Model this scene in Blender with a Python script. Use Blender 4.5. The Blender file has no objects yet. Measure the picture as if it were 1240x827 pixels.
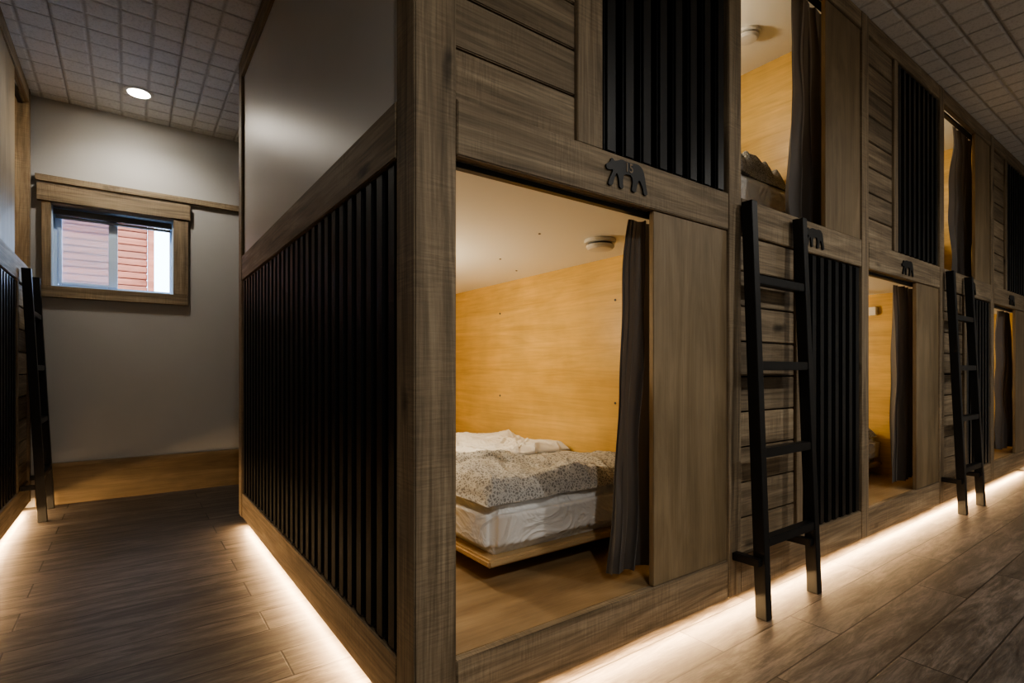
import bpy, bmesh, math, random
from mathutils import Vector, noise
random.seed(4)
scene = bpy.context.scene
COL = scene.collection
try:
    scene.view_settings.look = 'AgX - Medium High Contrast'
except Exception as ex:
    print('look', ex)

# ---------------------------------------------------------------- materials
def new_mat(name):
    m = bpy.data.materials.new(name); m.use_nodes = True
    nt = m.node_tree
    return m, nt, nt.nodes['Principled BSDF']

def N(nt, t, **kw):
    n = nt.nodes.new(t)
    for k, v in kw.items(): setattr(n, k, v)
    return n

def mixc(nt, fac, a, b, blend='MIX'):
    n = N(nt, 'ShaderNodeMix', data_type='RGBA', blend_type=blend)
    for idx, v in ((0, fac), (6, a), (7, b)):
        if hasattr(v, 'is_linked') or hasattr(v, 'links'):
            nt.links.new(v, n.inputs[idx])
        else:
            n.inputs[idx].default_value = v if idx == 0 else (v[0], v[1], v[2], 1)
    return n.outputs[2]

def math_n(nt, op, a, b=None):
    n = N(nt, 'ShaderNodeMath', operation=op)
    for i, v in enumerate((a, b)):
        if v is None: continue
        if hasattr(v, 'links'): nt.links.new(v, n.inputs[i])
        else: n.inputs[i].default_value = v
    return n.outputs[0]

def noise_n(nt, vec, scale, detail=4, rough=.55, dist=0):
    n = N(nt, 'ShaderNodeTexNoise')
    n.inputs['Scale'].default_value = scale
    n.inputs['Detail'].default_value = detail
    n.inputs['Roughness'].default_value = rough
    n.inputs['Distortion'].default_value = dist
    nt.links.new(vec, n.inputs['Vector'])
    return n.outputs[0]

def mapping(nt, vec, scale):
    n = N(nt, 'ShaderNodeMapping'); n.inputs['Scale'].default_value = scale
    nt.links.new(vec, n.inputs['Vector']); return n.outputs[0]

def ramp(nt, fac, stops):
    n = N(nt, 'ShaderNodeValToRGB')
    while len(n.color_ramp.elements) < len(stops): n.color_ramp.elements.new(.5)
    for e, (p, c) in zip(n.color_ramp.elements, stops):
        e.position = p; e.color = (c[0], c[1], c[2], 1) if not isinstance(c, (int, float)) else (c, c, c, 1)
    nt.links.new(fac, n.inputs[0]); return n.outputs[0]

def wood(name, dark, mid, light, axis, rough=.6, fine=.3, saw=.3, bump=.3, freq=11, var=.3, knots=0):
    m, nt, b = new_mat(name)
    tc = N(nt, 'ShaderNodeTexCoord'); geo = N(nt, 'ShaderNodeNewGeometry'); oi = N(nt, 'ShaderNodeObjectInfo')
    off = math_n(nt, 'ADD', math_n(nt, 'MULTIPLY', geo.outputs['Random Per Island'], 17.0),
                 math_n(nt, 'MULTIPLY', oi.outputs['Random'], 31.0))
    va = N(nt, 'ShaderNodeVectorMath', operation='ADD')
    nt.links.new(tc.outputs['Object'], va.inputs[0]); nt.links.new(off, va.inputs[1])
    v = va.outputs[0]
    def sc(a, o):
        s = [o, o, o]; s[axis] = a; return s
    g1 = noise_n(nt, mapping(nt, v, sc(1.0, freq)), 1, 7, .62, 1.6)
    c = ramp(nt, g1, [(.3, dark), (.5, mid), (.68, light)])
    g2 = noise_n(nt, mapping(nt, v, sc(3, 120)), 1, 4, .6)
    c = mixc(nt, fine, c, ramp(nt, g2, [(.38, .4), (.58, 1.0)]), 'MULTIPLY')
    g3 = noise_n(nt, mapping(nt, v, sc(150, 10)), 1, 3, .7)
    if saw:
        mask = ramp(nt, noise_n(nt, v, 6, 3), [(.45, .06), (.62, saw)])
        c = mixc(nt, mask, c, ramp(nt, g3, [(.4, .6), (.58, 1.2)]), 'MULTIPLY')
    if knots:
        vo = N(nt, 'ShaderNodeTexVoronoi'); vo.inputs['Scale'].default_value = 1
        wob = N(nt, 'ShaderNodeVectorMath', operation='ADD')
        nt.links.new(mapping(nt, v, sc(1.9, 5.0)), wob.inputs[0]); nt.links.new(math_n(nt, 'MULTIPLY', noise_n(nt, v, 9, 2), .25), wob.inputs[1])
        nt.links.new(wob.outputs[0], vo.inputs['Vector'])
        c = mixc(nt, 1, c, ramp(nt, vo.outputs[0], [(.04, .22), (.13, 1.0)]), 'MULTIPLY')
    g4 = noise_n(nt, v, 3.0, 3)
    c = mixc(nt, .5, c, ramp(nt, g4, [(.35, .62), (.65, 1.0)]), 'MULTIPLY')
    r = math_n(nt, 'ADD', math_n(nt, 'MULTIPLY', geo.outputs['Random Per Island'], var), 1 - var * .6)
    c = mixc(nt, 1.0, c, r, 'MULTIPLY')
    nt.links.new(c, b.inputs['Base Color'])
    b.inputs['Roughness'].default_value = rough
    h = math_n(nt, 'ADD', math_n(nt, 'MULTIPLY', g2, .5), math_n(nt, 'MULTIPLY', g3, saw * 1.2))
    bp = N(nt, 'ShaderNodeBump'); bp.inputs['Strength'].default_value = bump; bp.inputs['Distance'].default_value = .003
    nt.links.new(h, bp.inputs['Height']); nt.links.new(bp.outputs[0], b.inputs['Normal'])
    return m

FR = dict(dark=(.16, .120, .075), mid=(.30, .232, .152), light=(.43, .345, .232))
frame = [wood('rough_sawn_timber_%s' % 'xyz'[a], axis=a, rough=.65, fine=.5, saw=.45, bump=.7, knots=1, freq=14, var=.45, **FR) for a in range(3)]
PL = dict(dark=(.19, .138, .078), mid=(.26, .194, .113), light=(.33, .25, .152))
ply = [wood('stained_plywood_%s' % 'xyz'[a], axis=a, rough=.5, fine=.22, saw=0, bump=.1, freq=7, **PL) for a in range(3)]
YL = dict(dark=(.61, .385, .115), mid=(.71, .47, .155), light=(.79, .54, .195))
yel = [wood('honey_veneer_%s' % 'xyz'[a], axis=a, rough=.38, fine=.15, saw=0, bump=.04, freq=9, var=.05, **YL) for a in range(3)]
PF = dict(dark=(.24, .155, .078), mid=(.33, .225, .118), light=(.41, .29, .16))
plyfloor = [wood('plywood_floor_%s' % 'xyz'[a], axis=a, rough=.45, fine=.2, saw=0, bump=.05, freq=5, **PF) for a in range(3)]

def simple(name, col, rough=.5, metal=0, bump=0, bscale=200, bdist=.001, var=0, spec=.5):
    m, nt, b = new_mat(name)
    tc = N(nt, 'ShaderNodeTexCoord')
    n = noise_n(nt, tc.outputs['Object'], bscale, 4)
    n2 = noise_n(nt, tc.outputs['Object'], 2.2, 3)
    c = ramp(nt, n2, [(.3, [x * (1 - var) for x in col]), (.7, col)])
    nt.links.new(c, b.inputs['Base Color'])
    b.inputs['Roughness'].default_value = rough; b.inputs['Metallic'].default_value = metal
    b.inputs['Specular IOR Level'].default_value = spec
    if bump:
        bp = N(nt, 'ShaderNodeBump'); bp.inputs['Strength'].default_value = bump; bp.inputs['Distance'].default_value = bdist
        nt.links.new(n, bp.inputs['Height']); nt.links.new(bp.outputs[0], b.inputs['Normal'])
    return m

black = simple('black_painted_wood', (.012, .0125, .013), .42, bump=.2, bscale=60, var=.3, spec=.4)
slatm = simple('black_slat_paint', (.014, .015, .016), .36, bump=.1, bscale=60, var=.3, spec=.32)
slatside = simple('black_side_slat_paint', (.014, .015, .017), .5, bump=.1, bscale=60, var=.3, spec=.2)
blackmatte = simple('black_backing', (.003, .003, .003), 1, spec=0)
wallpaint = simple('greige_wall_paint', (.48, .48, .47), .55, bump=.25, bscale=90, bdist=.002, var=.06)
panelpaint = simple('cream_satin_panel', (.64, .63, .605), .42, bump=.1, bscale=50, bdist=.001, var=.04)
podceil = simple('white_pod_ceiling', (.86, .84, .78), .5, bump=.05)
plastic = simple('white_plastic', (.72, .71, .68), .35)
vinyl = simple('daylit_blue_vinyl', (.60, .76, .95), .3)  # white vinyl with blue daylight put into its base colour
greyplast = simple('grey_plastic', (.08, .09, .10), .5)
curtainm = simple('charcoal_curtain_cloth', (.125, .116, .110), .5, bump=.5, bscale=900, bdist=.0006, var=.2)
_nt = curtainm.node_tree; _b = _nt.nodes['Principled BSDF']
_b.inputs['Sheen Weight'].default_value = .3
_tr = _nt.nodes.new('ShaderNodeBsdfTranslucent'); _tr.inputs['Color'].default_value = (.16, .14, .125, 1)
_mx = _nt.nodes.new('ShaderNodeMixShader'); _mx.inputs[0].default_value = .25
_nt.links.new(_b.outputs[0], _mx.inputs[1]); _nt.links.new(_tr.outputs[0], _mx.inputs[2])
_nt.links.new(_mx.outputs[0], _nt.nodes['Material Output'].inputs['Surface'])
platform = wood('bed_platform_birch', (.45, .30, .15), (.54, .38, .20), (.62, .45, .25), 0, rough=.45, fine=.15, saw=0, bump=.05)
mut = simple('digit_brown', (.24, .185, .125), .6)
screwm = simple('screw_bronze', (.16, .115, .075), .6)

def sheet_mat():
    m, nt, b = new_mat('creased_white_sheet')
    tc = N(nt, 'ShaderNodeTexCoord'); v = tc.outputs['Object']
    b.inputs['Base Color'].default_value = (.80, .80, .79, 1); b.inputs['Roughness'].default_value = .8
    n = noise_n(nt, mapping(nt, v, (4, 4, 5)), 1, 3, .45, 1.8)
    r = ramp(nt, n, [(.38, 0.0), (.5, 1.0), (.62, .1)])
    bp = N(nt, 'ShaderNodeBump'); bp.inputs['Strength'].default_value = .5; bp.inputs['Distance'].default_value = .013
    nt.links.new(r, bp.inputs['Height']); nt.links.new(bp.outputs[0], b.inputs['Normal'])
    return m
sheet = sheet_mat()

def emis(name, col, s):
    m, nt, b = new_mat(name)
    b.inputs['Base Color'].default_value = (*col, 1)
    b.inputs['Emission Color'].default_value = (*col, 1); b.inputs['Emission Strength'].default_value = s
    return m
lampglow = emis('downlight_glow', (1, .90, .76), 130)
ledglow = emis('led_tape_glow', (1, .6, .28), 12)

def duvet_mat(name, hi, lo):
    m, nt, b = new_mat(name)
    tc = N(nt, 'ShaderNodeTexCoord'); v = tc.outputs['Object']
    vo = N(nt, 'ShaderNodeTexVoronoi', feature='DISTANCE_TO_EDGE'); vo.inputs['Scale'].default_value = 85
    ad = N(nt, 'ShaderNodeVectorMath', operation='ADD')
    nz = N(nt, 'ShaderNodeTexNoise'); nz.inputs['Scale'].default_value = 35
    nt.links.new(v, nz.inputs['Vector'])
    sc = N(nt, 'ShaderNodeVectorMath', operation='SCALE'); sc.inputs['Scale'].default_value = .03
    nt.links.new(nz.outputs[1], sc.inputs[0]); nt.links.new(mapping(nt, v, (1, .5, 1)), ad.inputs[0]); nt.links.new(sc.outputs[0], ad.inputs[1])
    nt.links.new(ad.outputs[0], vo.inputs['Vector'])
    c = ramp(nt, vo.outputs[0], [(.08, hi), (.22, lo)])
    nt.links.new(c, b.inputs['Base Color']); b.inputs['Roughness'].default_value = .9
    n2 = noise_n(nt, v, 7, 4, .5, 1.0)
    bp = N(nt, 'ShaderNodeBump'); bp.inputs['Strength'].default_value = .65; bp.inputs['Distance'].default_value = .022
    nt.links.new(n2, bp.inputs['Height']); nt.links.new(bp.outputs[0], b.inputs['Normal'])
    return m
duvetm = duvet_mat('patterned_duvet_cover', (.48, .475, .455), (.215, .21, .20))
duvetd = duvet_mat('dark_patterned_duvet_cover', (.33, .33, .33), (.13, .13, .13))

def floor_mat():
    m, nt, b = new_mat('grey_brown_vinyl_plank')
    tc = N(nt, 'ShaderNodeTexCoord'); v = tc.outputs['Object']
    def brick(c1, c2, mo, ms):
        br = N(nt, 'ShaderNodeTexBrick'); br.offset = .37
        br.inputs['Scale'].default_value = 1
        br.inputs['Brick Width'].default_value = 1.22; br.inputs['Row Height'].default_value = .18
        br.inputs['Mortar Size'].default_value = ms; br.inputs['Mortar Smooth'].default_value = .2
        br.inputs['Color1'].default_value = (*c1, 1); br.inputs['Color2'].default_value = (*c2, 1); br.inputs['Mortar'].default_value = (*mo, 1)
        nt.links.new(v, br.inputs['Vector']); return br.outputs[0]
    base = brick((.0, .0, .0), (1, 1, 1), (.5, .5, .5), 0)
    va = N(nt, 'ShaderNodeVectorMath', operation='ADD')
    sc = N(nt, 'ShaderNodeVectorMath', operation='SCALE'); sc.inputs['Scale'].default_value = 13
    nt.links.new(base, sc.inputs[0]); nt.links.new(v, va.inputs[0]); nt.links.new(sc.outputs[0], va.inputs[1])
    w = va.outputs[0]
    g1 = noise_n(nt, mapping(nt, w, (2.6, 18, 18)), 1, 9, .74, .8)
    c = ramp(nt, g1, [(.36, (.050, .042, .036)), (.48, (.108, .092, .080)), (.6, (.185, .162, .143))])
    g2 = noise_n(nt, mapping(nt, w, (12, 130, 130)), 1, 4, .7)
    c = mixc(nt, .6, c, ramp(nt, g2, [(.42, .42), (.55, 1.0)]), 'MULTIPLY')
    g3 = noise_n(nt, mapping(nt, w, (1.6, 6, 6)), 1, 4, .6)
    c = mixc(nt, .5, c, ramp(nt, g3, [(.35, .5), (.6, 1.0)]), 'MULTIPLY')
    c = mixc(nt, .65, c, ramp(nt, base, [(0, .5), (1, 1.2)]), 'MULTIPLY')
    seam = brick((1, 1, 1), (1, 1, 1), (.12, .11, .10), .003)
    c = mixc(nt, 1, c, seam, 'MULTIPLY')
    nt.links.new(c, b.inputs['Base Color'])
    nt.links.new(ramp(nt, g2, [(.2, .40), (.8, .55)]), b.inputs['Roughness'])
    h = math_n(nt, 'ADD', math_n(nt, 'MULTIPLY', g2, .5), seam)
    bp = N(nt, 'ShaderNodeBump'); bp.inputs['Strength'].default_value = .35; bp.inputs['Distance'].default_value = .002
    nt.links.new(h, bp.inputs['Height']); nt.links.new(bp.outputs[0], b.inputs['Normal'])
    return m

def ceil_mat():
    m, nt, b = new_mat('embossed_ceiling_tile')
    tc = N(nt, 'ShaderNodeTexCoord'); v = tc.outputs['Object']
    def grid(w, h, ms, off=0., sm=.3, freq=2):
        br = N(nt, 'ShaderNodeTexBrick'); br.offset = off; br.offset_frequency = freq
        br.inputs['Scale'].default_value = 1
        br.inputs['Brick Width'].default_value = w; br.inputs['Row Height'].default_value = h
        br.inputs['Mortar Size'].default_value = ms; br.inputs['Mortar Smooth'].default_value = sm
        br.inputs['Color1'].default_value = (1, 1, 1, 1); br.inputs['Color2'].default_value = (.9, .9, .9, 1); br.inputs['Mortar'].default_value = (0, 0, 0, 1)
        nt.links.new(v, br.inputs['Vector']); return br.outputs[0], br.outputs[1]
    a, fa = grid(.61, .61, .004)
    s, fs = grid(.1525, .1525, .016, 0, 1.0)
    speck = noise_n(nt, v, 90, 3, .7)
    c = mixc(nt, fs, (.76, .765, .77), (.60, .60, .60))
    c = mixc(nt, fa, c, (.42, .42, .42))
    c = mixc(nt, .3, c, ramp(nt, speck, [(.36, .45), (.5, 1.0)]), 'MULTIPLY')
    nt.links.new(c, b.inputs['Base Color']); b.inputs['Roughness'].default_value = .85
    b.inputs['Specular IOR Level'].default_value = .2
    h = math_n(nt, 'SUBTRACT', math_n(nt, 'MULTIPLY', speck, .1), math_n(nt, 'ADD', fs, fa))
    bp = N(nt, 'ShaderNodeBump'); bp.inputs['Strength'].default_value = .7; bp.inputs['Distance'].default_value = .010
    nt.links.new(h, bp.inputs['Height']); nt.links.new(bp.outputs[0], b.inputs['Normal'])
    return m

# ---------------------------------------------------------------- geometry helpers
def link(o, parent=None):
    COL.objects.link(o)
    if parent is not None:
        o.parent = parent
        o.location = Vector(o.location) - Vector(parent.location)
    return o

def meta(o, label=None, category=None, group=None, kind=None):
    if label: o['label'] = label
    if category: o['category'] = category
    if group: o['group'] = group
    if kind: o['kind'] = kind
    return o

def boxes(name, lst, mat, parent=None, bevel=.002, origin=None):
    """one mesh from axis-aligned boxes (x0,x1,y0,y1,z0,z1)"""
    xs = [b for b in lst]
    if origin is None:
        lo = [min(b[i * 2] for b in xs) for i in range(3)]; hi = [max(b[i * 2 + 1] for b in xs) for i in range(3)]
        origin = [(lo[i] + hi[i]) / 2 for i in range(3)]
    bm = bmesh.new()
    for b in xs:
        x0, x1 = sorted(b[0:2]); y0, y1 = sorted(b[2:4]); z0, z1 = sorted(b[4:6])
        vs = [bm.verts.new((x - origin[0], y - origin[1], z - origin[2])) for x in (x0, x1) for y in (y0, y1) for z in (z0, z1)]
        for f in ((0, 1, 3, 2), (4, 6, 7, 5), (0, 4, 5, 1), (2, 3, 7, 6), (0, 2, 6, 4), (1, 5, 7, 3)):
            bm.faces.new([vs[i] for i in f])
    bmesh.ops.recalc_face_normals(bm, faces=bm.faces)
    if bevel:
        bmesh.ops.bevel(bm, geom=list(bm.edges), offset=bevel, segments=2, affect='EDGES')
    me = bpy.data.meshes.new(name); bm.to_mesh(me); bm.free()
    me.materials.append(mat)
    o = bpy.data.objects.new(name, me); o.location = origin
    return link(o, parent)

def box(name, *a, mat=None, parent=None, bevel=.002):
    return boxes(name, [a], mat, parent, bevel)

def empty(name, loc):
    e = bpy.data.objects.new(name, None); e.empty_display_size = .1; e.location = loc
    COL.objects.link(e); return e

def mesh_obj(name, verts, faces, mat, origin=(0, 0, 0), parent=None, smooth=False):
    me = bpy.data.meshes.new(name)
    me.from_pydata([(v[0] - origin[0], v[1] - origin[1], v[2] - origin[2]) for v in verts], [], faces)
    me.materials.append(mat)
    if smooth:
        for p in me.polygons: p.use_smooth = True
    bm = bmesh.new(); bm.from_mesh(me); bmesh.ops.recalc_face_normals(bm, faces=bm.faces); bm.to_mesh(me); bm.free()
    o = bpy.data.objects.new(name, me); o.location = origin
    return link(o, parent)

def lathe(name, prof, mat, loc, parent=None, axis='z', seg=40):
    verts, faces = [], []
    for r, z in prof:
        for i in range(seg):
            a = 2 * math.pi * i / seg
            verts.append((r * math.cos(a), r * math.sin(a), z))
    n = len(prof)
    for j in range(n - 1):
        for i in range(seg):
            faces.append((j * seg + i, j * seg + (i + 1) % seg, (j + 1) * seg + (i + 1) % seg, (j + 1) * seg + i))
    faces.append(tuple(range(seg))); faces.append(tuple((n - 1) * seg + i for i in range(seg)))
    if axis == 'x': verts = [(z, x, y) for x, y, z in verts]
    if axis == 'y': verts = [(x, z, y) for x, y, z in verts]
    verts = [(v[0] + loc[0], v[1] + loc[1], v[2] + loc[2]) for v in verts]
    return mesh_obj(name, verts, faces, mat, loc, parent)

# ---------------------------------------------------------------- room shell
CEIL = 2.90
XR = 6.45; YB = 3.80; XL = -3.4; YF = -3.4
o = box('floor', XL, XR, YF, YB, -.1, 0, mat=floor_mat(), bevel=0); meta(o, kind='structure')
o = box('ceiling', XL, XR, YF, YB, CEIL, CEIL + .1, mat=ceil_mat(), bevel=0); meta(o, kind='structure')
WX0, WX1, WZ0, WZ1 = -1.015, -.278, 1.565, 2.15
o = boxes('wall_back', [(XL, WX0, YB, YB + .2, -.1, CEIL + .1), (WX1, XR, YB, YB + .2, -.1, CEIL + .1),
                        (WX0, WX1, YB, YB + .2, -.1, WZ0), (WX0, WX1, YB, YB + .2, WZ1, CEIL + .1)], wallpaint, bevel=0)
meta(o, kind='structure')
o = box('wall_front', XL, XR, YF - .1, YF, -.1, CEIL + .1, mat=wallpaint, bevel=0); meta(o, kind='structure')
o = box('wall_left', XL - .1, XL, YF - .1, YB + .2, -.1, CEIL + .1, mat=wallpaint, bevel=0); meta(o, kind='structure')
o = box('wall_right', XR, XR + .1, YF - .1, YB + .2, -.1, CEIL + .1, mat=wallpaint, bevel=0); meta(o, kind='structure')
# baseboard and rails on back wall
o = boxes('baseboard_back', [(-1.10, 6.4, YB - .025, YB - .001, .001, .27), (-1.10, 6.4, YB - .045, YB - .001, .271, .30)], ply[0]); meta(o, kind='structure')
o = box('trim_1', -1.10, 6.4, YB - .03, YB - .001, 2.305, 2.35, mat=frame[0]); meta(o, kind='structure')
o = boxes('trim_2', [(-1.09, -.165, YB - .04, YB - .001, 2.165, 2.285)], frame[0]); meta(o, kind='structure')
o = box('trim_3', -1.09, -.18, YB - .03, YB - .001, 1.485, 1.565, mat=frame[0]); meta(o, kind='structure')
o = box('trim_4', -.278, -.18, YB - .03, YB - .001, 1.566, 2.164, mat=frame[2]); meta(o, kind='structure')
o = box('trim_5', -1.065, -1.015, YB - .03, YB - .001, 1.566, 2.164, mat=frame[2]); meta(o, kind='structure')
# window
def glass(name, tint, haze):
    m, nt, b = new_mat(name)
    b.inputs['Base Color'].default_value = (*tint, 1); b.inputs['Transmission Weight'].default_value = 1 - haze
    b.inputs['Roughness'].default_value = 0; b.inputs['IOR'].default_value = 1.02
    return m
glassm = glass('clear_window_glass', (1, 1, 1), 0)
hazeglass = glass('hazy_window_glass', (.92, .92, .97), .35)  # left pane mixes in a pale diffuse share
w = empty('window_1', ((WX0 + WX1) / 2, YB + .1, WZ0)); meta(w, 'white vinyl sliding window in a rough wood surround', 'window', kind='structure')
fy0, fy1 = YB + .07, YB + .13
a0, a1, c0, c1 = WX0 + .001, WX1 - .001, WZ0 + .001, WZ1 - .001
boxes('window_frame', [(a0, a0 + .03, fy0, fy1, c0, c1), (a1 - .02, a1, fy0, fy1, c0, c1),
                       (a0 + .031, a1 - .021, fy0, fy1, c0, c0 + .025), (a0 + .031, a1 - .021, fy0, fy1, c1 - .03, c1)], vinyl, w, .003)
boxes('jamb_liner', [(a0, a0 + .006, YB + .002, fy0 - .001, c0, c1), (a1 - .006, a1, YB + .002, fy0 - .001, c0, c1),
                     (a0 + .007, a1 - .007, YB + .002, fy0 - .001, c0, c0 + .006)], vinyl, w, 0)  # liner carries the painted daylight blue along the reveals
boxes('sash', [(-.982, -.962, fy0 - .01, fy0 + .03, c0 + .027, c1 - .037), (-.69, -.635, fy0 - .01, fy0 + .03, c0 + .027, c1 - .037),
               (-.961, -.691, fy0 - .01, fy0 + .03, c0 + .027, c0 + .045), (-.961, -.691, fy0 - .01, fy0 + .03, c1 - .06, c1 - .037)], vinyl, w, .003)
box('glass_pane', -.963, -.689, fy0 + .008, fy0 + .012, c0 + .043, c1 - .058, mat=hazeglass, parent=w, bevel=0)
box('glass_pane', -.63, a1 - .021, fy0 + .04, fy0 + .044, c0 + .026, c1 - .031, mat=glassm, parent=w, bevel=0)
o = boxes('window_blind', [(a0 + .01, a1 - .01, YB + .01, YB + .055, WZ1 - .06, WZ1 - .02), (a0 + .02, a1 - .02, YB + .02, YB + .05, WZ1 - .085, WZ1 - .068)], greyplast)
meta(o, 'dark raised blind rolled up at top of window', 'blind')

# exterior
logm = wood('red_stained_logs', (.34, .085, .03), (.47, .13, .055), (.57, .18, .085), 0, rough=.7, fine=.4, saw=0, bump=.2)
bl = empty('timber_building', (-2.2, 7.2, 0)); meta(bl, 'red stained timber cabin wall seen through window', 'building')
boxes('log_siding', [(-4, -.37, 7.0, 7.15, z * .085, z * .085 + .076) for z in range(0, 50)], logm, bl, .008)
box('corner_board', -.365, -.30, 6.95, 7.15, 0, 4.5, mat=logm, parent=bl)
snow = simple('snow', (.85, .88, .92), .8)
o = box('ground', -12, 12, YB + .25, 20, -.3, -.1, mat=snow, bevel=0); meta(o, 'snow covered ground outside', 'ground', kind='structure')

# ---------------------------------------------------------------- bunk banks
Z_B0, Z_B1, Z_H0, Z_H1, Z_T0 = .055, .205, 1.52, 1.665, 2.80
PITCH = .080

class Bank:
    def __init__(s, fn, axS, root):
        s.fn = fn; s.axS = axS; s.root = root
    def p(s, a, d, z):
        x, y = s.fn(a, d); return (x, y, z)
    def b(s, s0, s1, d0, d1, z0, z1):
        xa, ya = s.fn(s0, d0); xb, yb = s.fn(s1, d1)
        return (min(xa, xb), max(xa, xb), min(ya, yb), max(ya, yb), z0, z1)
    def box(s, name, *a, mat, bevel=.002, parent=None):
        return boxes(name, [s.b(*a)], mat, parent or s.root, bevel)
    def boxes(s, name, lst, mat, bevel=.002):
        return boxes(name, [s.b(*a) for a in lst], mat, s.root, bevel)

def slats(bk, s0, s1, z0, z1, d0=.004, mat=None, hw=.027):
    n = int((s1 - s0) / PITCH); gap = (s1 - s0) / n
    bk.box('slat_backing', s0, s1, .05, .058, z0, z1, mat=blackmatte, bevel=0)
    bk.boxes('slat_screen', [(s0 + (i + .5) * gap - hw, s0 + (i + .5) * gap + hw, d0, .048, z0 + .001, z1 - .001) for i in range(n)], mat or slatm, .008)

def planks(bk, s0, s1, z0, z1):
    n = max(1, round((z1 - z0) / .14)); h = (z1 - z0) / n
    bk.boxes('plank_panel', [(s0 + .001, s1 - .001, .012, .03, z0 + i * h + .003, z0 + (i + 1) * h - .003) for i in range(n)], frame[bk.axS], .003)
    bk.box('panel_backing', s0, s1, .031, .04, z0, z1, mat=blackmatte, bevel=0)

def closed_front(bk, s0, s1, z0, z1, pw=.43, tw=.09):
    planks(bk, s0, s0 + pw, z0, z1)
    bk.box('upright_board', s0 + pw, s0 + pw + tw, .0, .03, z0 + .001, z1 - .001, mat=frame[2])
    slats(bk, s0 + pw + tw, s1, z0, z1)

def pod(bk, s0, s1, z0, z1, depth=2.43):
    # z0 floor top, z1 ceiling underside
    w0, w1 = s0 - .015, s1 + .02
    bk.box('pod_floor', w0, w1, .031, depth, z0 - .02, z0 - .001, mat=plyfloor[bk.axS], bevel=0)
    bk.box('pod_ceiling', w0, w1, .061, depth, z1, z1 + .02, mat=podceil, bevel=0)
    A = 1 - bk.axS
    bk.box('pod_side_wall', w1, w1 + .015, .09, depth, z0 - .02, z1 + .02, mat=yel[A], bevel=0)
    bk.box('pod_side_wall', w0 - .015, w0, .09, depth, z0 - .02, z1 + .02, mat=yel[A], bevel=0)
    bk.box('pod_end_wall', w0 - .015, w1 + .015, depth + .001, depth + .016, z0 - .02, z1 + .02, mat=yel[bk.axS], bevel=0)

def curtain(bk, sa_t, sb_t, sa_b, sb_b, zt, zb, label, folds=5, amp=.038, d=.112, seed=0):
    nu, nv = 110, 50
    verts, faces = [], []
    for j in range(nv + 1):
        v = j / nv; z = zt + (zb - zt) * v
        e = v ** .8
        a0 = sa_t + (sa_b - sa_t) * e + .010 * math.sin(v * 5 + seed) * v; a1 = sb_t + (sb_b - sb_t) * e
        for i in range(nu + 1):
            u = i / nu
            ph = u * folds * 2 * math.pi + 3.6 * noise.noise(Vector((u * 1.8, v * .8, seed))) + 1.2 * noise.noise(Vector((u * 5, v * 1.6, seed + 5)))
            mod = .65 + 1.1 * noise.noise(Vector((u * 4, v * 1.4, seed + 9)))
            dd = d + amp * (.5 + .4 * v) * mod * math.sin(ph) + .018 * noise.noise(Vector((u * 3, v * 4, seed + 3)))
            dd = max(dd, .066)
            ss = a0 + (a1 - a0) * u + .008 * math.sin(ph * 2 + 1)
            zz = z + (.014 * noise.noise(Vector((u * 4, seed, 1))) if j == nv else 0)
            verts.append(bk.p(ss, dd, zz))
    for j in range(nv):
        for i in range(nu):
            k = j * (nu + 1) + i
            faces.append((k, k + 1, k + nu + 2, k + nu + 1))
    o = mesh_obj('curtain', verts, faces, curtainm, bk.p((sa_t + sb_t) / 2, d, zt), None, True)
    meta(o, label, 'curtain', 'privacy curtains of the sleeping pods')
    return o

def open_front(bk, s0, s1, z0, z1, cur=(.66, .83, .55, .82), label='', folds=5, split=.77, seed=0, top=None):
    bk.box('sliding_panel', s0 + split, s1 - .001, .006, .026, z0 + .002, z1 - .002, mat=ply[2])
    bk.box('curtain_track', s0 + .001, s1 - .001, .032, .058, z1 - .016, z1 - .001, mat=black)
    curtain(bk, s0 + cur[0], s0 + cur[1], s0 + cur[2], s0 + cur[3], (top or z1) - .005, z0 + .035, label, folds, seed=seed)

def rounded_box_mesh(name, bx, r, mat, parent=None, seg=5, sub=0, wob=0):
    x0, x1, y0, y1, z0, z1 = bx
    o = (( x0 + x1) / 2, (y0 + y1) / 2, z0)
    bm = bmesh.new(); bmesh.ops.create_cube(bm, size=1)
    for v in bm.verts:
        v.co = Vector((v.co.x * (x1 - x0), v.co.y * (y1 - y0), (v.co.z + .5) * (z1 - z0)))
    bmesh.ops.bevel(bm, geom=list(bm.edges), offset=r, segments=seg, affect='EDGES')
    if sub:
        bmesh.ops.subdivide_edges(bm, edges=[e for e in bm.edges if e.calc_length() > .06], cuts=sub, use_grid_fill=True)
        for v in bm.verts:
            n = noise.noise(v.co * 6) * wob
            if .01 < v.co.z < z1 - z0 - .012: v.co += Vector((n, n, 0))
    for f in bm.faces: f.smooth = True
    me = bpy.data.meshes.new(name); bm.to_mesh(me); bm.free(); me.materials.append(mat)
    ob = bpy.data.objects.new(name, me); ob.location = o
    return link(ob, parent)

def seed_of(z, s): return round(z * 3 + s * 1.7, 2)

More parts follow.
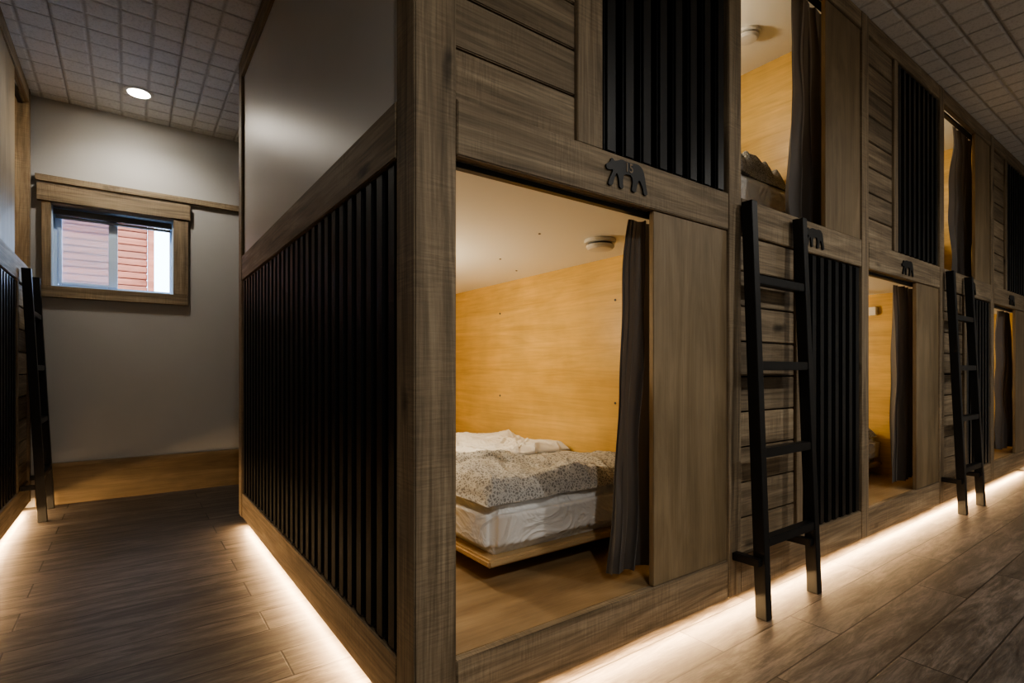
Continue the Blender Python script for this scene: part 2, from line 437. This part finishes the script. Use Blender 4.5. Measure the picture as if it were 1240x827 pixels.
def bed(bk, s1, z, label, s_w=.93, mt=.18, hs=1.1, dm=None):
    """bed against high-s side wall; z pod floor"""
    a0, a1 = s1 - s_w, s1
    x = bk.b(a0, a1, .34, 2.36, z, z + .1)
    root = empty('bed', ((x[0] + x[1]) / 2, (x[2] + x[3]) / 2, z))
    meta(root, label, 'bed', 'beds inside the sleeping pods')
    boxes('bed_plinth', [bk.b(a0 + .12, a1, .52, 2.36, z, z + .062)], plyfloor[0], root, .002)
    boxes('bed_board', [bk.b(a0, a1, .34, 2.36, z + .063, z + .092)], platform, root, .008)
    mb = bk.b(a0 + .012, a1 - .01, .347, 2.34, z + .093, z + .093 + mt)
    rounded_box_mesh('mattress', mb, .035, sheet, root, 5, 8, .014)
    zt = z + .095 + mt
    nx, ny = 150, 130
    def H(u, v, k, hs):
        eu = min(u, 1 - u) * 2; ev = min(v, 1 - v) * 2
        edge = min(1, (eu * 9)) ** .5 * min(1, (ev * 9)) ** .5 if min(eu, ev) > 0 else 0
        P = Vector((u * 2.2, v * 2.2, k))
        h = .052 + .030 * noise.noise(P * 1.5) + .022 * abs(noise.noise(P * 2.4 + Vector((5, 2, 1)))) + .006 * noise.noise(P * 7)
        for q in range(3):
            an = .5 + q * 1.1 + k
            t = u * math.cos(an) + v * math.sin(an)
            w_ = noise.noise(Vector((t * 5.5 + 2 * noise.noise(P * 1.2), q * 7.1, k)))
            h += .020 * max(0, 1 - abs(w_) * 4) ** 2 * max(0, .4 + noise.noise(P * 1.3 + Vector((q * 5, 0, 0))))
        return max(.012, h * hs) * edge
    def build(name, s_a, s_b, d_a, d_b, mat, k, zoff, hs, par, orig):
        verts, faces = [], []
        for side in (1, 0):
            for j in range(ny + 1):
                for i in range(nx + 1):
                    u, v = i / nx, j / ny
                    s = s_a + (s_b - s_a) * u; dd = d_a + (d_b - d_a) * v
                    s += .02 * abs(noise.noise(Vector((v * 3, k, 7)))) * (1 - u); dd += .06 * abs(noise.noise(Vector((u * 4, k, 2)))) * (1 - v)
                    h = H(u, v, k, hs) if side else 0
                    verts.append(bk.p(s, dd, zt + zoff + h))
        off = (nx + 1) * (ny + 1)
        for j in range(ny):
            for i in range(nx):
                q = j * (nx + 1) + i
                faces.append((q, q + 1, q + nx + 2, q + nx + 1))
                q += off; faces.append((q, q + nx + 1, q + nx + 2, q + 1))
        for i in range(nx):
            faces.append((i, i + 1, i + 1 + off, i + off)); q = ny * (nx + 1) + i; faces.append((q, q + 1, q + 1 + off, q + off))
        for j in range(ny):
            q = j * (nx + 1); faces.append((q, q + nx + 1, q + nx + 1 + off, q + off)); q += nx; faces.append((q, q + nx + 1, q + nx + 1 + off, q + off))
        return mesh_obj(name, verts, faces, mat, orig, par, True)
    o0 = bk.p((a0 + a1) / 2, .9, zt)
    dv = empty('duvet', o0); meta(dv, 'grey and white patterned duvet crumpled over mattress', 'duvet', 'duvets on the pod beds')
    build('duvet_cover', a0 + .0, a1 - .02, .35, 1.30, dm or duvetm, seed_of(z, s1), .002, hs, dv, o0)
    build('turned_back_lining', a0 + .36, a1 - .015, .92, 1.62, sheet, seed_of(z, s1) + 9, .050 * hs, .62, dv, bk.p((a0 + a1) / 2, 1.2, zt + .05))
    # pillow
    verts, faces = [], []
    n = 28
    for side in (1, -1):
        for j in range(n + 1):
            for i in range(n + 1):
                u, v = i / n * 2 - 1, j / n * 2 - 1
                t = (max(0, 1 - u ** 4) * max(0, 1 - v ** 4)) ** .5
                verts.append(bk.p((a0 + a1) / 2 + .33 * u * (1 - .06 * v * v), 2.1 + .2 * v * (1 - .06 * u * u), zt + .038 + side * (.006 + .026 * t)))
    off = (n + 1) ** 2
    for j in range(n):
        for i in range(n):
            q = j * (n + 1) + i; faces.append((q, q + 1, q + n + 2, q + n + 1)); q += off; faces.append((q, q + n + 1, q + n + 2, q + 1))
    for i in range(n):
        for q0, q1 in ((i, i + 1), (n * (n + 1) + i, n * (n + 1) + i + 1), (i * (n + 1), (i + 1) * (n + 1)), (i * (n + 1) + n, (i + 1) * (n + 1) + n)):
            faces.append((q0, q1, q1 + off, q0 + off))
    pl = mesh_obj('pillow', verts, faces, sheet, bk.p((a0 + a1) / 2, 2.1, zt), None, True)
    meta(pl, 'flat white pillow at head of pod bed', 'pillow', 'pillows on the pod beds')

def detector(bk, s, d, z):
    x, y, _ = bk.p(s, d, z)
    e = empty('smoke_detector', (x, y, z)); meta(e, 'round white smoke detector on pod ceiling', 'smoke detector', 'smoke detectors in the pods')
    lathe('detector_base', [(.068, -.001), (.068, -.014), (.062, -.016)], plastic, (x, y, z), e)
    lathe('detector_vents', [(.052, -.017), (.052, -.024)], greyplast, (x, y, z), e)
    lathe('detector_cover', [(.060, -.0245), (.060, -.034), (.050, -.042), (.02, -.045)], plastic, (x, y, z), e)

def ladder(bk, s0, s1, label, ztop=1.64):
    e = empty('ladder', bk.p((s0 + s1) / 2, -.11, 0)); meta(e, label, 'ladder', 'black wooden ladders to the upper pods')
    hw, hd = .02, .0235
    yt, yb = -.036, -.11
    def dz(z): return yb + (yt - yb) * z / ztop
    for s, sh in ((s0, .012), (s1, .012)):
        vs = []
        for z, d, ds in ((0.0, yb, -sh), (ztop, yt, sh)):
            for a, c in ((-hw, -hd), (hw, -hd), (hw, hd), (-hw, hd)):
                vs.append(bk.p(s + ds + a, d + c, z))
        r = mesh_obj('side_rail', vs, [(0, 1, 2, 3), (4, 5, 6, 7), (0, 1, 5, 4), (1, 2, 6, 5), (2, 3, 7, 6), (3, 0, 4, 7)], black, bk.p(s, yb, 0), e)
        md = r.modifiers.new('b', 'BEVEL'); md.width = .003; md.segments = 2
    for z in (.29, .635, .98, 1.325):
        d = dz(z); boxes('rung', [bk.b(s0 + .015, s1 - .015, d - .02, d + .02, z - .018, z + .018)], black, e, .003)
    for s in (s0, s1):
        boxes('wall_bracket', [bk.b(s - .055, s - .021, dz(.22) - .012, -.003, .205, .235)], black, e, .002)

def bear_mesh():
    # walking bear outline, head low at the left, rounded back, four separate legs
    key = [(-.53, .02), (-.525, .07), (-.46, .105), (-.42, .145), (-.405, .195), (-.365, .195), (-.34, .16), (-.26, .18), (-.16, .225), (-.04, .215), (.08, .21), (.20, .235), (.32, .22), (.41, .15), (.445, .05),
           (.47, -.07), (.505, -.18), (.52, -.27), (.415, -.27), (.41, -.19), (.36, -.10), (.30, -.03), (.255, -.11), (.225, -.20), (.215, -.27), (.105, -.27), (.115, -.19), (.135, -.09), (.10, .0), (-.02, .0),
           (-.10, -.03), (-.125, -.15), (-.105, -.27), (-.205, -.27), (-.215, -.18), (-.235, -.08), (-.275, -.02), (-.335, -.13), (-.375, -.27), (-.485, -.27), (-.465, -.19), (-.415, -.10), (-.365, -.01), (-.375, .01), (-.44, -.01), (-.50, -.015)]
    P = []
    n = len(key)
    for i in range(n):   # corner rounding
        a, b, c = key[i - 1], key[i], key[(i + 1) % n]
        P.append((b[0] + (a[0] - b[0]) * .25, b[1] + (a[1] - b[1]) * .25))
        P.append((b[0] + (c[0] - b[0]) * .25, b[1] + (c[1] - b[1]) * .25))
    bm = bmesh.new()
    vs = [bm.verts.new((x, 0, z)) for x, z in P]
    f = bm.faces.new(vs)
    r = bmesh.ops.extrude_face_region(bm, geom=[f])
    for v in r['geom']:
        if isinstance(v, bmesh.types.BMVert): v.co.y -= .04
    bmesh.ops.triangulate(bm, faces=[f for f in bm.faces if len(f.verts) > 4])
    bmesh.ops.recalc_face_normals(bm, faces=bm.faces)
    me = bpy.data.meshes.new('bear_sign'); bm.to_mesh(me); bm.free(); me.materials.append(black)
    return me
BEAR = bear_mesh()
def bear(x, z, label, w=.185, text=None):
    o = bpy.data.objects.new('bear_sign', BEAR); o.location = (x, -.003, z); o.scale = (w, .15, w)
    COL.objects.link(o); meta(o, label, 'sign', 'bear shaped pod signs')
    if text:
        cu = bpy.data.curves.new('digits', 'FONT'); cu.body = text; cu.size = .042; cu.align_x = 'CENTER'; cu.align_y = 'CENTER'; cu.extrude = .0006; cu.offset = .0004
        t = bpy.data.objects.new('tmp', cu); COL.objects.link(t)
        bpy.context.view_layer.update()
        me = bpy.data.meshes.new_from_object(t.evaluated_get(bpy.context.evaluated_depsgraph_get()))
        bpy.data.objects.remove(t)
        me.materials.clear(); me.materials.append(mut)
        n = bpy.data.objects.new('pod_number', me); COL.objects.link(n); n.parent = o
        n.scale = (1 / w, 1 / w, 1 / .15); n.rotation_euler = (math.pi / 2, 0, 0)
        n.location = (.03, -.046, .11)
        n['label'] = 'number 15 in brown digits'

# ---- main bank, face on Y=0 (depth +Y)
root = empty('bunk_structure', (3.2, 1.2, 0))
meta(root, 'two level timber sleeping pod block with black slats and sliding panels', 'bunk bed')
A = Bank(lambda s, d: (s, d), 0, root)
seams = [1.405, 2.665, 3.925, 5.185, 6.445]
hp = .045
box('corner_post', 0, .119, 0, .11, Z_B0, CEIL - .001, mat=frame[2], parent=root, bevel=.004)
for c in seams[:-1]:
    A.box('post', c - hp, c + hp, -.002, .085, Z_B0, CEIL - .001, mat=frame[2], bevel=.003)
A.box('post', 6.40, 6.445, -.002, .085, Z_B0, CEIL - .001, mat=frame[2], bevel=.003)
bays = [(.12, 1.359), (1.451, 2.619), (2.711, 3.879), (3.971, 5.139), (5.231, 6.399)]
for i, (s0, s1) in enumerate(bays):
    A.box('base_board', s0, s1, 0, .03, Z_B0, Z_B1, mat=frame[0], bevel=.003)
    A.box('header_beam', s0, s1, -.002, .03, Z_H0, Z_H1, mat=frame[0], bevel=.003)
    A.box('top_beam', s0, s1, 0, .03, Z_T0, CEIL - .001, mat=frame[0], bevel=.003)
    if i % 2 == 0:
        closed_front(A, s0, s1, Z_H1, Z_T0, *((.427, .108) if i == 0 else (.37, .06)))
        open_front(A, s0, s1, Z_B1, Z_H0, (.79, 1.03, .69, 1.03) if i == 0 else (.69, 1.12, .66, 1.12), 'charcoal privacy curtain gathered beside plywood sliding panel', 5, .79 if i == 0 else .75, seed=i)
        pod(A, s0, s1, Z_B1, Z_H0 + .005)
        bed(A, s1 + .015, Z_B1, 'single pod bed with light wood platform and white sheet')
        detector(A, s0 + .96, .43, Z_H0 + .005)
    else:
        closed_front(A, s0, s1, Z_B1, Z_H0, .46, .06)
        open_front(A, s0, s1, Z_H1, Z_T0, (.64, 1.12, .64, 1.12), 'charcoal privacy curtain hanging in upper pod opening', 5, .76, seed=i, top=CEIL - .031)
        pod(A, s0, s1, Z_H1, CEIL - .03)
        bed(A, s1 + .015, Z_H1, 'single bed in upper pod with white sheet', mt=.26, hs=2.4, dm=duvetd)
        detector(A, s0 + .81, .44, CEIL - .03)
        ladder(A, s0 - .015, s0 + .40, 'black wooden ladder leaning on the timber pod front')
# screw caps on pod one wall and ceiling
for y, z in ((.62, 1.31), (1.62, 1.33), (1.62, .80), (.62, .80)):
    lathe('screw_cap', [(.006, 0), (.006, -.003)], greyplast, (1.379, y, z), root, 'x', 12)
for x, y in ((.35, .9), (.62, .9), (.35, 1.5), (.62, 1.5), (.95, 1.0), (.8, .5), (1.2, 1.2)):
    lathe('screw_cap', [(.005, 0), (.005, -.003)], screwm, (x, y, Z_H0 + .005), root, 'z', 12)
# small wall sensor in third bay
o = box('wall_sensor', 3.865, 3.8985, .37, .43, 1.37, 1.43, mat=plastic, bevel=.004); meta(o, 'small white sensor box on pod wall', 'sensor')
# left side of main bank (face X=0)
box('base_board', 0, .03, .111, 2.43, Z_B0, Z_B1, mat=frame[1], parent=root, bevel=.003)
box('header_beam', -.002, .03, .111, 2.43, Z_H0, Z_H1 + .005, mat=frame[1], parent=root, bevel=.003)
box('top_beam', -.004, .03, .111, 2.43, Z_T0 - .02, CEIL - .001, mat=frame[1], parent=root, bevel=.003)
box('end_post', -.004, .10, 2.431, 2.525, Z_B0, CEIL - .001, mat=frame[2], parent=root, bevel=.003)
box('side_wall_panel', .012, .03, .111, 2.43, Z_H1 + .006, Z_T0 - .021, mat=panelpaint, parent=root, bevel=0)
SB = Bank(lambda s, d: (d, s), 1, root)
slats(SB, .112, 2.43, Z_B1, Z_H0, mat=slatside, hw=.028)
box('rear_panel', .101, 6.44, 2.47, 2.49, Z_B0, CEIL - .001, mat=ply[2], parent=root, bevel=0)
box('plinth', .14, 6.44, .12, 2.45, .001, .054, mat=blackmatte, parent=root, bevel=0)
bear(.762, 1.607, 'black walking bear sign numbered 15 on timber header', .19, '15')
bear(2.073, 1.595, 'black walking bear sign on header beside ladder', .18)
for x in (3.277, 4.60, 5.79): bear(x, 1.59, 'black walking bear sign on timber header', .18)

# ---- left bank
rootL = empty('bunk_structure', (-2.2, 2.5, 0))
meta(rootL, 'timber sleeping pod block with black slats beside the window wall', 'bunk bed')
LX = -1.12
B = Bank(lambda s, d: (LX - d, 3.75 - s), 1, rootL)
for s in (0, 1.26, 2.52):
    B.box('post', s - (.0 if s == 0 else hp), s + (.06 if s == 0 else hp), -.002, .085, Z_B0, CEIL - .001, mat=frame[2], bevel=.003)
for i, (s0, s1) in enumerate(((.061, 1.214), (1.306, 2.474))):
    B.box('base_board', s0, s1, 0, .03, Z_B0, Z_B1, mat=frame[1], bevel=.003)
    B.box('header_beam', s0, s1, -.002, .03, Z_H0, Z_H1, mat=frame[1], bevel=.003)
    B.box('top_beam', s0, s1, 0, .03, Z_T0, CEIL - .001, mat=frame[1], bevel=.003)
    if i == 0:
        closed_front(B, s0, s1, Z_B1, Z_H0, .42, .06)
        open_front(B, s0, s1, Z_H1, Z_T0, (.36, .55, .34, .54), 'charcoal privacy curtain in upper pod opening near window', 4, .52, seed=7, top=CEIL - .031)
        pod(B, s0, s1, Z_H1, CEIL - .03, 2.1)
        ladder(B, s0 + .02, s0 + .42, 'black wooden ladder standing beside the window wall', 1.60)
    else:
        closed_front(B, s0, s1, Z_H1, Z_T0, .37, .06)
        open_front(B, s0, s1, Z_B1, Z_H0, (.45, .8, .42, .8), 'charcoal privacy curtain in lower pod opening', 5, .75, seed=8)
        pod(B, s0, s1, Z_B1, Z_H0 + .005, 2.1)
box('end_panel', -3.35, LX - .001, 1.19, 1.205, Z_B0, CEIL - .001, mat=ply[2], parent=rootL, bevel=0)
box('plinth', -3.35, LX - .12, 1.2, 3.75, .001, .054, mat=blackmatte, parent=rootL, bevel=0)

# ---- lights
def area(loc, rot, sx, sy, e, col):
    l = bpy.data.lights.new('led_light', 'AREA'); l.shape = 'RECTANGLE'; l.size = sx; l.size_y = sy; l.energy = e; l.color = col
    o = bpy.data.objects.new('led_light', l); o.location = loc; o.rotation_euler = rot; COL.objects.link(o); return o
WARM = (1, .64, .32)
def led(x0, x1, y0, y1, label):
    o = box('led_strip', x0, x1, y0, y1, .047, .0535, mat=ledglow, bevel=0); meta(o, label, 'light strip', 'led strips under the pods'); return o
led(.12, 6.38, .036, .046, 'warm led light strip under timber base board')
led(.036, .046, .14, 2.42, 'warm led light strip under slatted side base board')
led(LX - .046, LX - .036, 1.3, 3.7, 'warm led light strip beneath pod block by window')
t = math.radians(40)
area((3.25, .03, .046), (-t, 0, 0), 6.2, .012, 58, WARM)
a = area((.03, 1.28, .046), (0, 0, 0), .012, 2.3, 23, WARM); a.rotation_euler = (0, t, 0)
a = area((LX - .03, 2.5, .046), (0, 0, 0), .012, 2.4, 23, WARM); a.rotation_euler = (0, -t, 0)

def point(loc, e, col, r=.04):
    l = bpy.data.lights.new('pod_light', 'POINT'); l.energy = e; l.color = col; l.shadow_soft_size = r
    o = bpy.data.objects.new('pod_light', l); o.location = loc; COL.objects.link(o)
PC = (1, .88, .68)
for i, (s0, s1) in enumerate(bays):
    if i % 2 == 0: point((s0 + .2, 1.25, 1.25), 18 if i == 0 else 22, PC)
    else: point((s0 + .28, .75, 2.62), 12, PC)
point((LX - .8, 3.3, 2.6), 10, PC)

def downlight(x, y, e, glow=True, ang=150, col=(1, .88, .72)):
    em = empty('downlight', (x, y, CEIL)); meta(em, 'round recessed ceiling downlight, switched on', 'ceiling light', 'recessed downlights')
    lathe('trim_ring', [(.064, -.001), (.088, -.001), (.088, -.006), (.070, -.010), (.064, -.010)], plastic, (x, y, CEIL), em)
    lathe('lamp_lens', [(.063, -.0105), (.063, -.0115)], lampglow, (x, y, CEIL), em)
    l = bpy.data.lights.new('spot', 'SPOT'); l.energy = e; l.color = col; l.spot_size = math.radians(ang); l.spot_blend = .6; l.shadow_soft_size = .05
    o = bpy.data.objects.new('downlight_lamp', l); o.location = (x, y, CEIL - .03); COL.objects.link(o)
downlight(-.51, 3.31, 28, col=(1, .92, .8))
for x, e in ((-.6, 92), (2.2, 92), (4.6, 80)): downlight(x, -2.3, e, ang=170, col=(1, .96, .90))  # unseen downlights behind the camera, added as fill for the pod fronts

# ---- world
wd = bpy.data.worlds.new('World'); scene.world = wd; wd.use_nodes = True
bg = wd.node_tree.nodes['Background']; bg.inputs[0].default_value = (.52, .72, 1, 1); bg.inputs[1].default_value = 10.0

# ---- camera
cd = bpy.data.cameras.new('Camera'); cam = bpy.data.objects.new('Camera', cd); COL.objects.link(cam)
cam.location = (-.5704, -1.1927, .96); cam.rotation_euler = (math.pi / 2, 0, math.radians(-36.01))
cd.sensor_width = 36; cd.lens = 18.57; cd.shift_y = .0286; cd.clip_start = .02
scene.camera = cam
